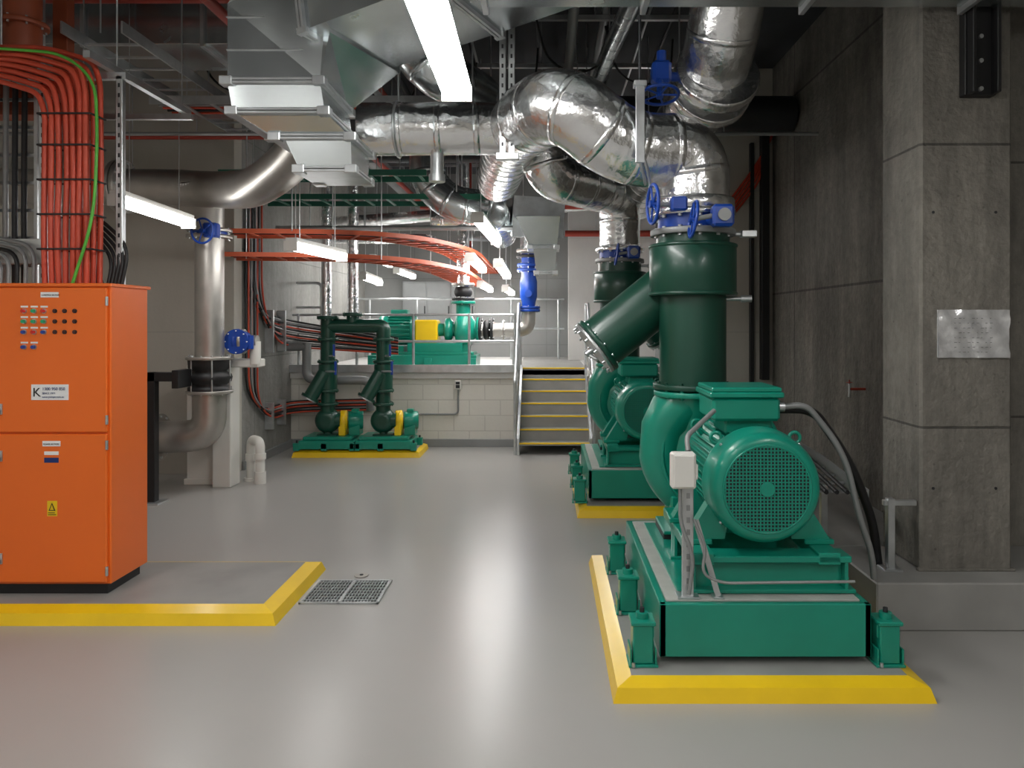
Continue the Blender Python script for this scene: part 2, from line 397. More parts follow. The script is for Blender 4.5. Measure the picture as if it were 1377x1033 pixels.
for i in range(4): b.tube([(-3.56+i*.06,4.81,0.1),(-3.56+i*.06,4.81,2.5),(-3.55+i*.06,4.81,4.2)],.017,[BLACK,GREYP,DARK,BLACK][i],8)
b.box(-3.64,-3.28,4.86,4.9,0,1.6,GALV,.002)
b.done()
b=B('redoxide_steel_beam'); b.box(-5.2,-3.1,5.0,5.16,3.0,3.03,RUST,.003); b.box(-5.2,-3.1,5.07,5.09,3.03,3.25,RUST,.002); b.box(-5.2,-3.1,5.0,5.16,3.25,3.28,RUST,.003)
for x in(-4.4,-3.3): b.box(x-.05,x+.05,5.04,5.12,3.28,HT,RUST,.003)
b.done()
b=B('redoxide_riser_pipe'); b.cyl((-3.35,4.75,3.45),(-3.35,4.75,HT),.11,RUST,24); b.flange((-3.35,4.75,3.5),(0,0,1),.15,.03,RUST,8)
b.tube(fillet([(-3.35,4.75,3.5),(-3.35,4.75,3.25),(-5.2,4.75,3.25)],.2,8),.11,RUST,24); b.done()

# ------------------------------------------------------------ large end suction pumps
def big_pump(cx,oy):
    b=B('centrifugal_pump_set')
    A=.84
    xl,xr=cx-.505,cx+.435
    b.box(xl,xr,oy,oy+.03,.115,.35,GREEN,.004); b.box(xl,xr,oy+1.37,oy+1.4,.115,.35,GREEN,.004)
    b.box(xl,xl+.03,oy,oy+1.4,.115,.35,GREEN,.004); b.box(xr-.03,xr,oy,oy+1.4,.115,.35,GREEN,.004)
    b.box(xl+.02,xr-.02,oy+.02,oy+1.38,.12,.345,GREEN,.002)
    b.box(xl+.035,xr-.035,oy+.04,oy+1.36,.345,.356,GROUT,.003)
    b.box(xl+.1,xr-.09,oy+.11,oy+1.3,.354,.364,GREEN,.003)
    for sx,x in((-1,xl-.075),(1,xr+.075)):
        for yy in(.03,.62,1.24):
            y=oy+yy
            b.box(x-.065,x+.065,y-.06,y+.06,.08,.092,GREEN,.002)
            b.box(x-.045,x+.045,y-.05,y+.05,.092,.27,GREEN,.006)
            b.box(x-.055,x+.055,y-.06,y+.06,.262,.28,GREEN,.005)
            b.cyl((x,y,.28),(x,y,.305),.028,GREEN,14); b.cyl((x,y,.28),(x,y,.325),.011,DARK,8)
            for q in(-.055,.055): b.box(x+q-.004,x+q+.004,y-.055,y+.055,.09,.16,GREEN,.002)
            b.box(min(x,x-sx*.05),max(x,x-sx*.05),y-.03,y+.03,.2,.262,GREEN,.003)
            b.cyl((x-.045,y-.065,.087),(x-.045,y-.065,.105),.008,GALV,6)
    for y in(oy+.10,oy+.58):
        b.box(cx-.34,cx+.39,y,y+.13,.50,.53,GREEN,.004); b.box(cx-.34,cx+.39,y+.055,y+.075,.375,.50,GREEN,.002)
        b.box(cx-.36,cx+.41,y-.0,y+.13,.36,.378,GREEN,.003)
        for x in(cx-.33,cx+.37): b.box(x-.008,x+.008,y+.01,y+.12,.37,.5,GREEN,.002)
    b.box(cx-.34,cx-.24,oy+.1,oy+.95,.49,.545,GREEN,.004); b.box(cx+.24,cx+.34,oy+.1,oy+.95,.49,.545,GREEN,.004)
    for y in(oy+.28,oy+.66):
        for q in(-1,1):
            b.box(cx+q*.29-.07,cx+q*.29+.07,y-.05,y+.05,.545,.57,GREEN,.004)
            vs=[V((cx+q*.34,y-.04,.57)),V((cx+q*.34,y+.04,.57)),V((cx+q*.16,y+.04,.57)),V((cx+q*.16,y-.04,.57)),
                V((cx+q*.235,y-.04,.74)),V((cx+q*.235,y+.04,.74)),V((cx+q*.14,y+.04,.66)),V((cx+q*.14,y-.04,.66))]
            b.add(vs,[[0,1,2,3],[4,5,6,7],[0,1,5,4],[1,2,6,5],[2,3,7,6],[3,0,4,7]],GREEN)
            b.cyl((cx+q*.31,y,.57),(cx+q*.31,y,.60),.014,GALV,6)
    y0=oy+.09
    b.lathe((cx,y0,A),(0,1,0),[(0,.02),(0,.212),(.004,.226),(.014,.240),(.03,.250),(.05,.256),(.16,.260),(.165,.264),(.176,.264),(.176,.2)],GREEN,56)
    b.lathe((cx,y0+.17,A),(0,1,0),[(0,.2),(0,.222),(.56,.222),(.56,.24),(.60,.24),(.62,.20),(.66,.12),(.68,.09)],GREEN,48)
    nf=44
    for i in range(nf):
        t=2*math.pi*i/nf+.03
        if abs(math.atan2(math.sin(t-math.pi/2),math.cos(t-math.pi/2)))<.38: continue
        M=Matrix.Translation((cx,0,A))@Matrix.Rotation(-t+math.pi/2,4,'Y')
        b.box(-.004,.004,y0+.18,y0+.72,.215,.252,GREEN,.001,M)
    b.cyl((cx,y0-.0015,A),(cx,y0+.001,A),.202,BLACK,56)
    R=.20
    n=25
    for i in range(n):
        u=-R+(i+.5)*2*R/n; h=math.sqrt(max(0,R*R-u*u))
        if h>.01:
            b.box(cx+u-.0026,cx+u+.0026,y0-.006,y0-.001,A-h,A+h,GREEN,.0005)
            b.box(cx-h,cx+h,y0-.0055,y0-.001,A+u-.0026,A+u+.0026,GREEN,.0005)
    b.torus((cx,y0-.002,A),(0,1,0),R,.005,GREEN,48,6)
    b.cyl((cx,y0-.009,A),(cx,y0,A),.034,GREEN,24,bv=.002)
    for k in range(4):
        t=math.pi/4+k*math.pi/2; b.cyl((cx+.255*math.cos(t),y0+.12,A+.255*math.sin(t)),(cx+.266*math.cos(t),y0+.12,A+.266*math.sin(t)),.008,GALV,6)
    b.box(cx-.13,cx+.10,y0+.27,y0+.52,1.05,1.13,GREEN,.01); b.box(cx-.20,cx+.13,y0+.22,y0+.55,1.12,1.235,GREEN,.014)
    b.box(cx-.215,cx+.145,y0+.205,y0+.565,1.235,1.262,GREEN,.008); b.box(cx-.205,cx+.135,y0+.215,y0+.555,1.262,1.285,GREEN,.012)
    for qx in(-.19,.12):
        for qy in(.23,.54): b.cyl((cx+qx,y0+qy,1.262),(cx+qx,y0+qy,1.272),.009,GALV,6)
    b.cyl((cx+.13,y0+.33,1.18),(cx+.18,y0+.33,1.18),.026,GALV,14)
    for q in(-1,1):
        for yy in(.2,.66):
            b.torus((cx+q*.19,y0+yy,A+.205),(0,1,0),.026,.009,GREEN,18,8); b.cyl((cx+q*.15,y0+yy,A+.15),(cx+q*.18,y0+yy,A+.19),.018,GREEN,10)
    b.cyl((cx,y0+.66,A),(cx,y0+.95,A),.06,STEEL,20); b.box(cx-.09,cx+.09,y0+.72,y0+.84,.36,A+.08,DGREEN,.03)
    vy=oy+1.10
    b.lathe((cx,vy-.20,A),(0,1,0),[(0,.07),(0,.12),(.04,.13),(.08,.20),(.10,.30),(.12,.33),(.28,.33),(.31,.30),(.34,.2),(.38,.16),(.42,.16),(.42,.22),(.45,.22)],GREEN,48)
    pts2=[];n2=40
    for i in range(n2+1):
        t=math.radians(70-i*245/n2)
        f=i/n2; rad=.29+.045*f
        pts2.append((cx+rad*math.cos(t),vy,A+rad*math.sin(t)))
    r2=[.06+.065*i/n2 for i in range(n2+1)]
    pts2+= [(cx-.315,vy,A+.13),(cx-.26,vy,A+.22),(cx-.18,vy,A+.30)]; r2+=[.135,.15,.17]
    b.tube(pts2,r2,GREEN,22)
    b.torus((cx,vy-.12,A),(0,1,0),.34,.012,GREEN,40)
    dx=cx-.137
    b.lathe((dx,vy,A+.14),(0,0,1),[(0,.13),(.10,.16),(.17,.185),(.205,.19)],GREEN,32)
    b.flange((dx,vy,A+.345),(0,0,1),.235,.03,GREEN,12,GREEN)
    for i in range(14):
        t=2*math.pi*i/14; b.cyl((cx+.30*math.cos(t),vy-.12,A+.30*math.sin(t)),(cx+.30*math.cos(t),vy-.09,A+.30*math.sin(t)),.012,GREEN,6)
    b.box(cx-.34,cx+.3,vy-.16,vy+.16,.356,.40,DARK,.004)
    for q in(-.24,.2): b.box(cx+q-.05,cx+q+.05,vy-.12,vy+.12,.395,.6,GREEN,.01)
    b.box(cx-.34,cx-.18,vy-.18,vy+.16,.395,.415,GREEN,.004); b.box(cx+.16,cx+.3,vy-.18,vy+.16,.395,.415,GREEN,.004)
    b.flange((cx,vy+.26,A),(0,1,0),.24,.035,GREEN,12)
    return b.done()
big_pump(1.007,3.30)
big_pump(.86,6.28)

def riser(x,y,z0,ztop,zc,leg):
    b=B('strainer_riser_pipe')
    b.flange((x,y,z0+.02),(0,0,1),.235,.03,DGREEN,12,DGREEN)
    b.cyl((x,y,z0),(x,y,zc),.196,DGREEN,40)
    b.cyl((x,y,zc),(x,y,zc+.30),.255,DGREEN,40,bv=.01)
    b.torus((x,y,zc+.01),(0,0,1),.25,.012,DGREEN,40); b.torus((x,y,zc+.29),(0,0,1),.25,.012,DGREEN,40)
    b.cyl((x,y,zc+.30),(x,y,ztop),.215,DGREEN,40)
    p1=V((x,y,zc+.22))+V(leg[0]); p0=V((x,y,zc))+V(leg[1]); d=(p0-p1).normalized()
    b.tube([p1,p0],[.165,.165],DGREEN,36)
    b.cyl(p0,p0+d*.03,.185,DGREEN,36,bv=.004); b.cyl(p0+d*.032,p0+d*.055,.182,GALV,36,bv=.004)
    a,c=b.frame(d)
    for i in range(12):
        t=2*math.pi*i/12; q=p0+(a*math.cos(t)+c*math.sin(t))*.165; b.cyl(q-d*.01,q+d*.075,.009,GALV,6)
    b.cyl(p0+d*.055,p0+d*.11,.022,GALV,10); b.cyl(p0+d*.09+V((-.02,0,0)),p0+d*.09+V((.05,-.02,-.04)),.012,GALV,8)
    b.cyl((x+.18,y-.05,zc-.02),(x+.32,y-.07,zc-.02),.014,GALV,10); b.cyl((x+.27,y-.065,zc-.02),(x+.33,y-.075,zc-.02),.022,GALV,10)
    b.cyl((x+.2,y-.05,zc+.36),(x+.34,y-.06,zc+.36),.014,GALV,10); b.box(x+.27,x+.36,y-.09,y-.03,zc+.34,zc+.38,GALV,.004)
    return b.done()
riser(.868,4.42,1.205,2.12,1.76,((-.02,.20,-.10),(-.54,.16,-.29)))
riser(.725,7.38,1.205,2.20,1.80,((.05,.12,0),(.45,.25,-.32)))
def bvalve(name,x,y,z,r,side=(1,-1)):
    b=B(name)
    b.flange((x,y,z),(0,0,1),r*1.22,.035,GREYP,12); b.cyl((x,y,z),(x,y,z+.10),r,BLUE,32)
    b.flange((x,y,z+.11),(0,0,1),r*1.22,.035,FOIL,12)
    b.cyl((x,y,z+.055),(x+.1*side[0],y-r-.08,z+.055),.035,BLUE,14)
    b.box(x+.1*side[0]-.06,x+.1*side[0]+.06,y-r-.16,y-r-.07,z+.0,z+.12,BLUE,.015)
    b.cyl((x+.1*side[0],y-r-.18,z+.06),(x+.1*side[0],y-r-.16,z+.06),.035,GREYP,16)
    xw=x+.1*side[0]-.16
    b.handwheel((xw,y-r-.12,z+.04),(-1,0,.15),.10,BLUE,.0)
    b.cyl((xw,y-r-.12,z+.04),(x+.1*side[0]-.05,y-r-.12,z+.06),.014,GREYP,10)
    return b.done()
bvalve('butterfly_valve',.868,4.42,2.13,.205)
bvalve('butterfly_valve',.725,7.38,2.21,.2)
b=B('valve_handwheel'); b.handwheel((.60,4.2,2.27),(-1,-.15,0),.11,BLUE,.0); b.cyl((.60,4.2,2.27),(.80,4.25,2.27),.014,GREYP,10); b.box(.70,.79,4.16,4.24,2.23,2.31,BLUE,.01); b.done()

# ------------------------------------------------------------ insulated pipes
b=B('insulated_supply_pipe')
insul(b,[(.868,4.42,2.26),(.868,4.42,2.62),(.44,4.32,2.60),(.10,4.20,2.86),(-.12,4.6,2.86),(-.28,5.9,3.05),(-.5,7.6,3.05)],.215,FOIL,.36,.22,12,40)
b.cyl((.868,4.42,2.25),(.868,4.42,2.33),.245,FOIL,36,bv=.01)
b.torus((.50,4.33,2.615),(1,-.1,.35),.222,.010,GALV,36,6); b.torus((.53,4.33,2.605),(1,-.1,.35),.222,.010,GALV,36,6)
b.box(.49,.54,4.085,4.105,2.48,2.92,GALV,.003); b.box(.48,.55,4.07,4.14,2.90,2.93,GALV,.003); b.cyl((.515,4.11,2.9),(.515,4.11,HT),.008,DARK,8)
b.done()
b=B('insulated_supply_pipe')
insul(b,[(.725,7.38,2.36),(.725,7.38,2.85),(.36,6.7,2.83),(-.02,6.4,2.86),(-.05,6.4,3.35),(-.05,8.5,3.4)],.2,FOIL,.34,.24,10,32)
hanger(b,.36,6.7,2.83); hanger(b,-.05,8,3.4)
b.done()
b=B('insulated_return_pipe')
insul(b,[(1.10,4.30,4.05),(1.09,4.6,3.25),(1.0,5.6,3.02),(.95,7.4,2.95),(.95,7.85,2.9)],.22,FOIL,.4,.24,10,38)
b.cyl((1.093,4.72,3.2),(1.085,4.80,3.165),.275,FOIL,36,bv=.01); b.cyl((1.08,4.86,3.15),(1.07,4.93,3.13),.275,FOIL,36,bv=.01)
hanger(b,1.0,5.6,3.2); hanger(b,.96,7,2.95)
b.done()
b=B('gearbox_gate_valve'); b.handwheel((.70,4.6,3.01),(0,-.25,-1),.115,BLUE,.0); b.cyl((.70,4.62,3.01),(.72,4.66,3.2),.02,BLUE,12); b.box(.66,.78,4.62,4.74,3.10,3.24,BLUE,.02); b.cyl((.74,4.7,3.16),(.92,4.75,3.16),.03,BLUE,12); b.cyl((.72,4.66,3.2),(.72,4.66,3.3),.03,BLUE,12); b.done()
b=B('insulated_header_pipe')
insul(b,[(-1.25,5.0,2.9),(-.20,5.05,2.92),(-.05,5.1,2.92)],.175,FOIL,.3,.26,8,36)
b.torus((-1.0,5.01,2.9),(1,0,0),.18,.01,GALV,28,6); hanger(b,-1.0,5.01,3.08); hanger(b,-.5,5.01,3.08)
b.cyl((-.74,5.02,2.76),(-.74,5.02,2.56),.045,GALV,16); b.cyl((-.74,5.02,2.6),(-.74,5.02,2.55),.055,GALV,16)
b.done()
b=B('insulated_elbow_pipe')
insul(b,[(-1.0,4.9,4.2),(-1.0,5.05,3.62),(-.78,5.0,3.30),(-.45,5.6,3.28),(-.45,7.5,3.4)],.17,DUCT,.3,.3,10,30)
b.torus((-.93,5.03,3.5),(.3,0,-1),.172,.008,GALV,28,6)
hanger(b,-.45,6,3.4)
b.done()

# ------------------------------------------------------------ rectangular ducts
def rduct(name,path,w,h,up=(0,0,1),skip=()):
    b=B(name); p=[V(q) for q in path]; n=len(p)
    ws=w if isinstance(w,list) else [w]*n; hs=h if isinstance(h,list) else [h]*n
    b.sweep(p,ws,hs,DUCT,up)
    upv=V(up)
    for i,q in enumerate(p):
        if i in skip: continue
        d=(p[min(i+1,n-1)]-p[max(i-1,0)]).normalized()
        b.sweep([q-d*.018,q-d*.003],ws[i]+.06,hs[i]+.06,GALV,up); b.sweep([q+d*.003,q+d*.018],ws[i]+.06,hs[i]+.06,GALV,up)
        sd=d.cross(upv).normalized(); u=sd.cross(d).normalized()
        for a in(-1,1):
            for c in(-1,1):
                e=q+sd*a*(ws[i]/2+.012)+u*c*(hs[i]/2+.012); b.sweep([e-d*.03,e+d*.03],.035,.035,GALV,up)
    return b
b=rduct('galvanised_air_duct',[(.35,3.72,3.66),(-.45,4.05,3.52),(-1.20,4.36,3.40)],.72,.44,skip=())
def prism(b,lo,hi,m=DUCT):
    vs=[]
    for (x0,x1,y0,y1,z) in(lo,hi): vs+=[V((x0,y0,z)),V((x1,y0,z)),V((x1,y1,z)),V((x0,y1,z))]
    b.add(vs,[[0,1,2,3],[4,5,6,7],[0,1,5,4],[1,2,6,5],[2,3,7,6],[3,0,4,7]],m)
def hfl(b,x0,x1,y0,y1,z):
    for dz in(-.017,.002): b.box(x0-.03,x1+.03,y0-.03,y1+.03,z+dz,z+dz+.015,GALV,.003)
    for x in(x0,x1):
        for y in(y0,y1): b.box(x-.035,x+.035,y-.035,y+.035,z-.024,z+.024,GALV,.004)
vs=[V((-1.76,4.10,2.93)),V((-1.76,4.10,3.36)),V((-1.58,4.10,3.60)),V((-1.18,4.04,3.62)),V((-1.18,4.04,3.18)),V((-1.25,4.10,2.93))]
vb=[V((v.x+(.25 if v.x>-1.2 else 0),4.70,v.z)) for v in vs]
b.add(vs+vb,[[0,1,2,3,4,5],[6,7,8,9,10,11]]+[[k,(k+1)%6,6+(k+1)%6,6+k] for k in range(6)],DUCT)
for z in(3.1,3.28): b.box(-1.765,-1.25,4.092,4.10,z,z+.008,GALV,.002)
hfl(b,-1.76,-1.25,4.10,4.70,2.93)
prism(b,(-1.74,-1.23,4.12,4.70,2.77),(-1.76,-1.25,4.10,4.70,2.93)); hfl(b,-1.74,-1.23,4.12,4.70,2.77)
prism(b,(-1.55,-1.12,4.25,4.70,2.66),(-1.74,-1.23,4.12,4.70,2.77)); hfl(b,-1.55,-1.12,4.25,4.70,2.66)
prism(b,(-1.42,-1.12,4.27,4.66,2.48),(-1.50,-1.12,4.25,4.70,2.66)); hfl(b,-1.42,-1.12,4.27,4.66,2.48)
for x,y in((-.9,4.3),(-.2,4.0),(-1.7,4.6)): hanger(b,x,y,3.3)
b.done()
b=B('overhead_air_duct'); b.box(-.35,3.35,3.42,3.96,3.28,3.72,DUCT,.004)
for x in(-.34,.5,1.35,2.2,3.05): b.box(x,x+.03,3.39,3.99,3.25,3.75,GALV,.003)
for x in(0,1,2,3): hanger(b,x,3.46,3.72); hanger(b,x,3.93,3.72)
b.done()
b=B('overhead_air_duct'); b.box(-4.6,-2.0,5.6,6.2,3.7,4.02,DUCT,.004)
for x in(-4.4,-3.5,-2.6,-2.05): b.box(x,x+.03,5.57,6.23,3.67,4.05,GALV,.003)
hanger(b,-4,5.7,4.0);hanger(b,-2.5,5.7,4.0)
b.done()
b=B('overhead_air_duct'); b.box(-2.75,-2.05,3.4,4.5,3.75,4.1,DUCT,.004)
for y in(3.42,3.95,4.46): b.box(-2.78,-2.02,y,y+.03,3.72,4.13,GALV,.003)
hanger(b,-2.7,3.6,4.1);hanger(b,-2.1,3.6,4.1)
b.done()
b=rduct('rear_air_duct',[(-1.0,11.6,3.1),(-.55,10.6,3.05),(-.25,9.4,2.95),(-.1,9.0,2.88)],[.5,.55,.6,.6],[.4,.4,.42,.42]); 
prism(b,(-.20,.12,8.85,9.2,2.50),(-.36,.16,8.72,9.25,2.85)); hfl(b,-.20,.12,8.85,9.2,2.50)
prism(b,(-.12,.10,8.9,9.15,2.18),(-.16,.12,8.86,9.2,2.50)); hfl(b,-.12,.10,8.9,9.15,2.2)
hanger(b,-.3,9.5,3.1); hanger(b,-.9,11.3,3.2); b.done()
b=B('round_spiral_duct')
insul(b,[(-1.35,8.4,4.1),(-1.35,8.4,3.2),(-1.1,8.4,2.95),(-.65,8.5,2.9),(-.6,10,2.8)],.2,DUCT,.3,.2,8,28); hanger(b,-1.0,8.4,3.1); b.done()
b=B('round_spiral_duct')
insul(b,[(.58,4.9,3.75),(.50,5.9,3.75),(.45,7.2,3.8)],.07,DUCT,.3,.2,8,20); hanger(b,.5,5.9,3.8); b.done()

b=B('dark_insulated_main'); b.cyl((-1.9,7.2,3.62),(2.38,7.2,3.62),.17,DARK,28); b.flange((-.25,7.2,3.62),(1,0,0),.25,.05,BLACK,10); b.flange((-.1,7.2,3.62),(1,0,0),.25,.05,BLACK,10)
for x in(-1.5,.3,1.6): hanger(b,x,7.2,3.7)
b.done()
b=B('dark_insulated_main'); b.cyl((-3.28,9.2,3.7),(1.78,9.2,3.7),.12,DARK,24); hanger(b,-2,9.2,3.7); hanger(b,0,9.2,3.7); b.done()
b=B('dark_insulated_main'); b.cyl((-2.3,6.3,3.75),(-2.3,13.4,3.75),.11,GREYP,24)
for y in(7,9,12): hanger(b,-2.3,y,3.8)
b.done()

b=B('hanging_strut_pair')
for x in(-.27,-.215): 
    b.box(x-.02,x+.02,4.55,4.58,2.62,HT,GALV,.003)
    for k in range(26): b.box(x-.006,x+.006,4.5485,4.551,2.68+k*.06,2.705+k*.06,DARK,.001)
b.box(-.31,-.17,4.54,4.60,2.60,2.64,GALV,.003); b.done()

# ------------------------------------------------------------ left process pipework
b=B('condenser_water_pipe')
P=fillet([(-1.72,5.5,3.02),(-2.02,5.85,2.86),(-2.42,6.2,2.72),(-2.95,6.75,2.80),(-3.5,6.95,2.87),(-5.18,7.0,2.88)],.32,10)
b.tube(P,.165,STEEL,30)
b.cyl((-3.15,6.95,2.80),(-3.15,6.95,1.27),.128,STEEL,30)
b.flange((-3.15,6.95,2.46),(0,0,1),.20,.03,STEEL,10); b.flange((-3.15,6.95,2.40),(0,0,1),.20,.03,STEEL,10)
b.flange((-3.15,6.95,1.27),(0,0,1),.205,.03,STEEL,12)
b.flange((-3.95,6.97,2.873),(1,0,0),.25,.04,STEEL,12); b.flange((-4.0,6.97,2.873),(1,0,0),.25,.04,STEEL,12)
hanger(b,-2.6,6.45,2.8); hanger(b,-3.9,7.0,2.9)
b.tube(fillet([(-3.15,6.95,.96),(-3.15,6.95,.55),(-3.62,6.95,.53)],.38,14),.15,STEEL,30)
b.flange((-3.15,6.95,.955),(0,0,1),.205,.03,STEEL,12); b.flange((-3.62,6.95,.53),(1,0,0),.22,.03,STEEL,12)
b.cyl((-3.62,6.95,.53),(-5.18,6.95,.53),.15,STEEL,30)
b.lathe((-3.15,6.95,.97),(0,0,1),[(0,.19),(.03,.19),(.05,.15),(.08,.19),(.12,.2),(.15,.19),(.18,.145),(.21,.185),(.25,.185),(.285,.19)],BLACK,32)
for i in range(6):
    t=2*math.pi*i/6; b.cyl((-3.15+.19*math.cos(t),6.95+.19*math.sin(t),.93),(-3.15+.19*math.cos(t),6.95+.19*math.sin(t),1.3),.008,GALV,6)
LM=Matrix.Translation((-3.25,6.69,2.84))@Matrix.Rotation(-.35,4,'Z')
b.box(-.14,.14,-.004,.004,-.025,.025,BLACK,.001,LM)
for k in range(8): b.box(-.12+k*.03,-.10+k*.03,-.006,-.003,-.012,.012,LABEL,.001,LM)
b.done()
b=B('butterfly_valve'); b.cyl((-3.15,6.95,2.405),(-3.15,6.95,2.455),.16,BLUE,28); b.cyl((-3.15,6.95,2.43),(-3.04,6.72,2.43),.03,BLUE,12); b.box(-3.09,-2.96,6.66,6.76,2.37,2.5,BLUE,.015); b.handwheel((-3.07,6.63,2.42),(-.2,-1,0),.11,BLUE,.05); b.done()
b=B('check_valve_branch'); b.cyl((-3.25,7.15,1.42),(-2.78,7.15,1.42),.06,STEEL,20); b.flange((-2.97,7.15,1.42),(1,0,0),.12,.03,BLUE,8); b.flange((-2.92,7.15,1.42),(1,0,0),.12,.03,STEEL,8)
b.cyl((-2.94,7.2,1.42),(-2.94,7.06,1.42),.10,BLUE,20); b.flange((-2.94,7.05,1.42),(0,1,0),.12,.02,BLUE,8,LABEL); b.cyl((-2.8,7.15,1.42),(-2.8,7.15,1.2),.05,WHITE,16)
b.cyl((-2.82,7.08,1.35),(-2.82,7.08,1.48),.03,BLUE,10); b.box(-3.12,-2.76,7.12,7.3,1.17,1.25,WHITE,.01)
b.box(-3.24,-3.06,7.2,7.42,.0,1.25,WHITE,.008)
b.done()
b=B('white_pipe_pier'); b.box(-3.56,-3.27,7.35,7.84,0,1.18,WHITE,.008); b.box(-3.58,-3.25,7.33,7.84,0,.06,WHITE,.006); b.done()
b=B('black_pipe_stand'); b.box(-3.54,-3.46,6.56,6.64,0,1.16,BLACK,.004); b.box(-3.60,-3.40,6.50,6.70,0,.015,GALV,.002); b.box(-3.54,-3.26,6.56,6.64,1.08,1.16,BLACK,.004)
b.box(-3.30,-3.24,6.54,6.80,1.02,1.18,BLACK,.004); b.done()
b=B('white_drain_pipe'); b.tube(fillet([(-3.00,7.55,0),(-3.00,7.55,.42),(-2.85,7.4,.42),(-2.85,7.4,.10)],.08,8),.045,WHITE,18)
b.cyl((-3.0,7.55,0),(-3.0,7.55,.03),.07,WHITE,18); b.cyl((-3.0,7.55,.2),(-3.0,7.55,.27),.055,WHITE,18); b.cyl((-2.85,7.4,.24),(-2.85,7.4,.30),.055,WHITE,18); b.cyl((-2.85,7.4,0),(-2.85,7.4,.12),.055,WHITE,18); b.done()

b=B('rear_cable_run')
for i in range(9):
    m=[BLACK,CABLE,GREYP,BLACK,CABLE,BLACK,GREYP,BLACK,CABLE][i]
    x=-3.27+(i%3)*.02; o=i*.028
    b.tube(fillet([(x,8.0+o+.08,2.6),(x,8.08+o,.85-o*.6),(x,8.5+o,.60-o*.6),(x,9.5-o*.2,.60-o*.6),(-2.2,9.54,.62-o*.6)],.25,8),.011,m,6)
for i in range(12):
    m=[BLACK,GREYP,BLACK,CABLE][i%4]
    x=-3.27+(i%3)*.02; o=i*.03
    b.tube(fillet([(x,8.1+o,3.0),(x,8.1+o,1.95-o*.3),(x,8.5+o,1.72-o),(x,9.5-o*.1,1.62-o),(-1.9,9.52,1.40-o*.6)],.35,8),.012,m,6)
for y in(8.7,9.1): b.box(-3.3,-3.2,y,y+.04,1.25,1.75,GALV,.002); b.box(-3.3,-3.2,y,y+.04,.35,.66,GALV,.002)
b.done()
b=B('side_guard_rail')
b.tube(fillet([(-3.28,9.75,2.12),(-2.95,9.75,2.12),(-2.95,9.75,PZ)],.08,6),.02,GALV,12); b.cyl((-3.28,9.75,1.80),(-2.95,9.75,1.80),.016,GALV,12)
b.done()

# ------------------------------------------------------------ small twin pumps
def small_pump(x,y):
    b=B('inline_pump_set')
    b.box(x-.30,x+.36,y-.18,y+.32,.10,.20,GREEN,.006); b.box(x-.26,x+.32,y-.14,y+.28,.20,.24,GREEN,.006)
    for qx in(-.33,.0,.39):
        for qy in(-.14,.28): b.box(x+qx-.035,x+qx+.035,y+qy-.04,y+qy+.04,.08,.17,GREEN,.004); b.cyl((x+qx,y+qy,.17),(x+qx,y+qy,.2),.012,DARK,8)
    b.lathe((x,y-.10,.42),(0,1,0),[(0,.05),(0,.09),(.04,.13),(.07,.15),(.13,.15),(.16,.13),(.19,.08)],DGREEN,28)
    b.cyl((x,y,.22),(x,y,.36),.05,DGREEN,14); b.box(x-.12,x+.12,y-.06,y+.06,.235,.26,DGREEN,.004)
    b.cyl((x+.05,y,.42),(x+.16,y,.42),.09,DGREEN,20)
    b.lathe((x+.13,y+.05,.41),(1,.25,0),[(0,.10),(.01,.125),(.085,.125),(.09,.10)],YEL,28); b.box(x+.14,x+.22,y-.06,y+.15,.24,.40,YEL,.01)
    b.cyl((x+.23,y+.07,.41),(x+.40,y+.11,.41),.11,GREEN,24,bv=.01); b.box(x+.25,x+.38,y-.0,y+.18,.24,.36,GREEN,.004)
    b.box(x+.27,x+.35,y+.04,y+.14,.50,.55,GREEN,.008)
    b.cyl((x,y,.53),(x,y,1.45),.085,DGREEN,24)
    for z in(.62,.78,1.13,1.40): b.flange((x,y,z),(0,0,1),.125,.03,DGREEN,8,DGREEN)
    b.cyl((x,y,.80),(x,y,1.10),.11,DGREEN,24)
    p1=V((x-.02,y-.05,1.0)); p0=V((x-.17,y-.12,.72)); d=(p0-p1).normalized()
    b.cyl(p1,p0,.085,DGREEN,20); b.cyl(p0,p0+d*.03,.11,DGREEN,20); b.cyl(p0+d*.03,p0+d*.045,.1,GALV,20)
    b.cyl((x,y-.1,1.02),(x+.13,y-.14,1.02),.012,GALV,8); b.bar((x+.13,y-.14,.98),(x+.13,y-.14,1.14),.025,.012,BLUE,(0,1,0))
    b.bar((x+.10,y-.1,1.2),(x+.10,y-.1,1.34),.025,.012,BLUE,(0,1,0)); b.cyl((x,y-.05,1.2),(x+.10,y-.1,1.2),.012,GALV,8)
    return b.done()
small_pump(-2.64,8.98); small_pump(-1.97,8.98)
b=B('dark_green_manifold_pipe')
b.tube(fillet([(-1.97,8.98,1.43),(-1.97,8.98,1.56),(-2.64,8.98,1.56)],.09,6),.085,DGREEN,22)
b.tube([(-2.64,8.98,1.43),(-2.64,8.98,1.66)],.085,DGREEN,22); b.flange((-2.64,8.98,1.66),(0,0,1),.13,.04,DGREEN,8)
b.tube([(-2.34,8.98,1.56),(-2.34,8.98,1.72)],.075,DGREEN,22); b.flange((-2.34,8.98,1.70),(0,0,1),.12,.04,DGREEN,8)
b.done()
b=B('insulated_riser_pipe'); b.cyl((-2.66,8.98,1.68),(-2.66,8.98,HT),.06,FOIL,22); b.done()
b=B('insulated_riser_pipe'); b.cyl((-2.34,8.98,1.72),(-2.34,8.98,HT),.065,FOIL,22); b.done()
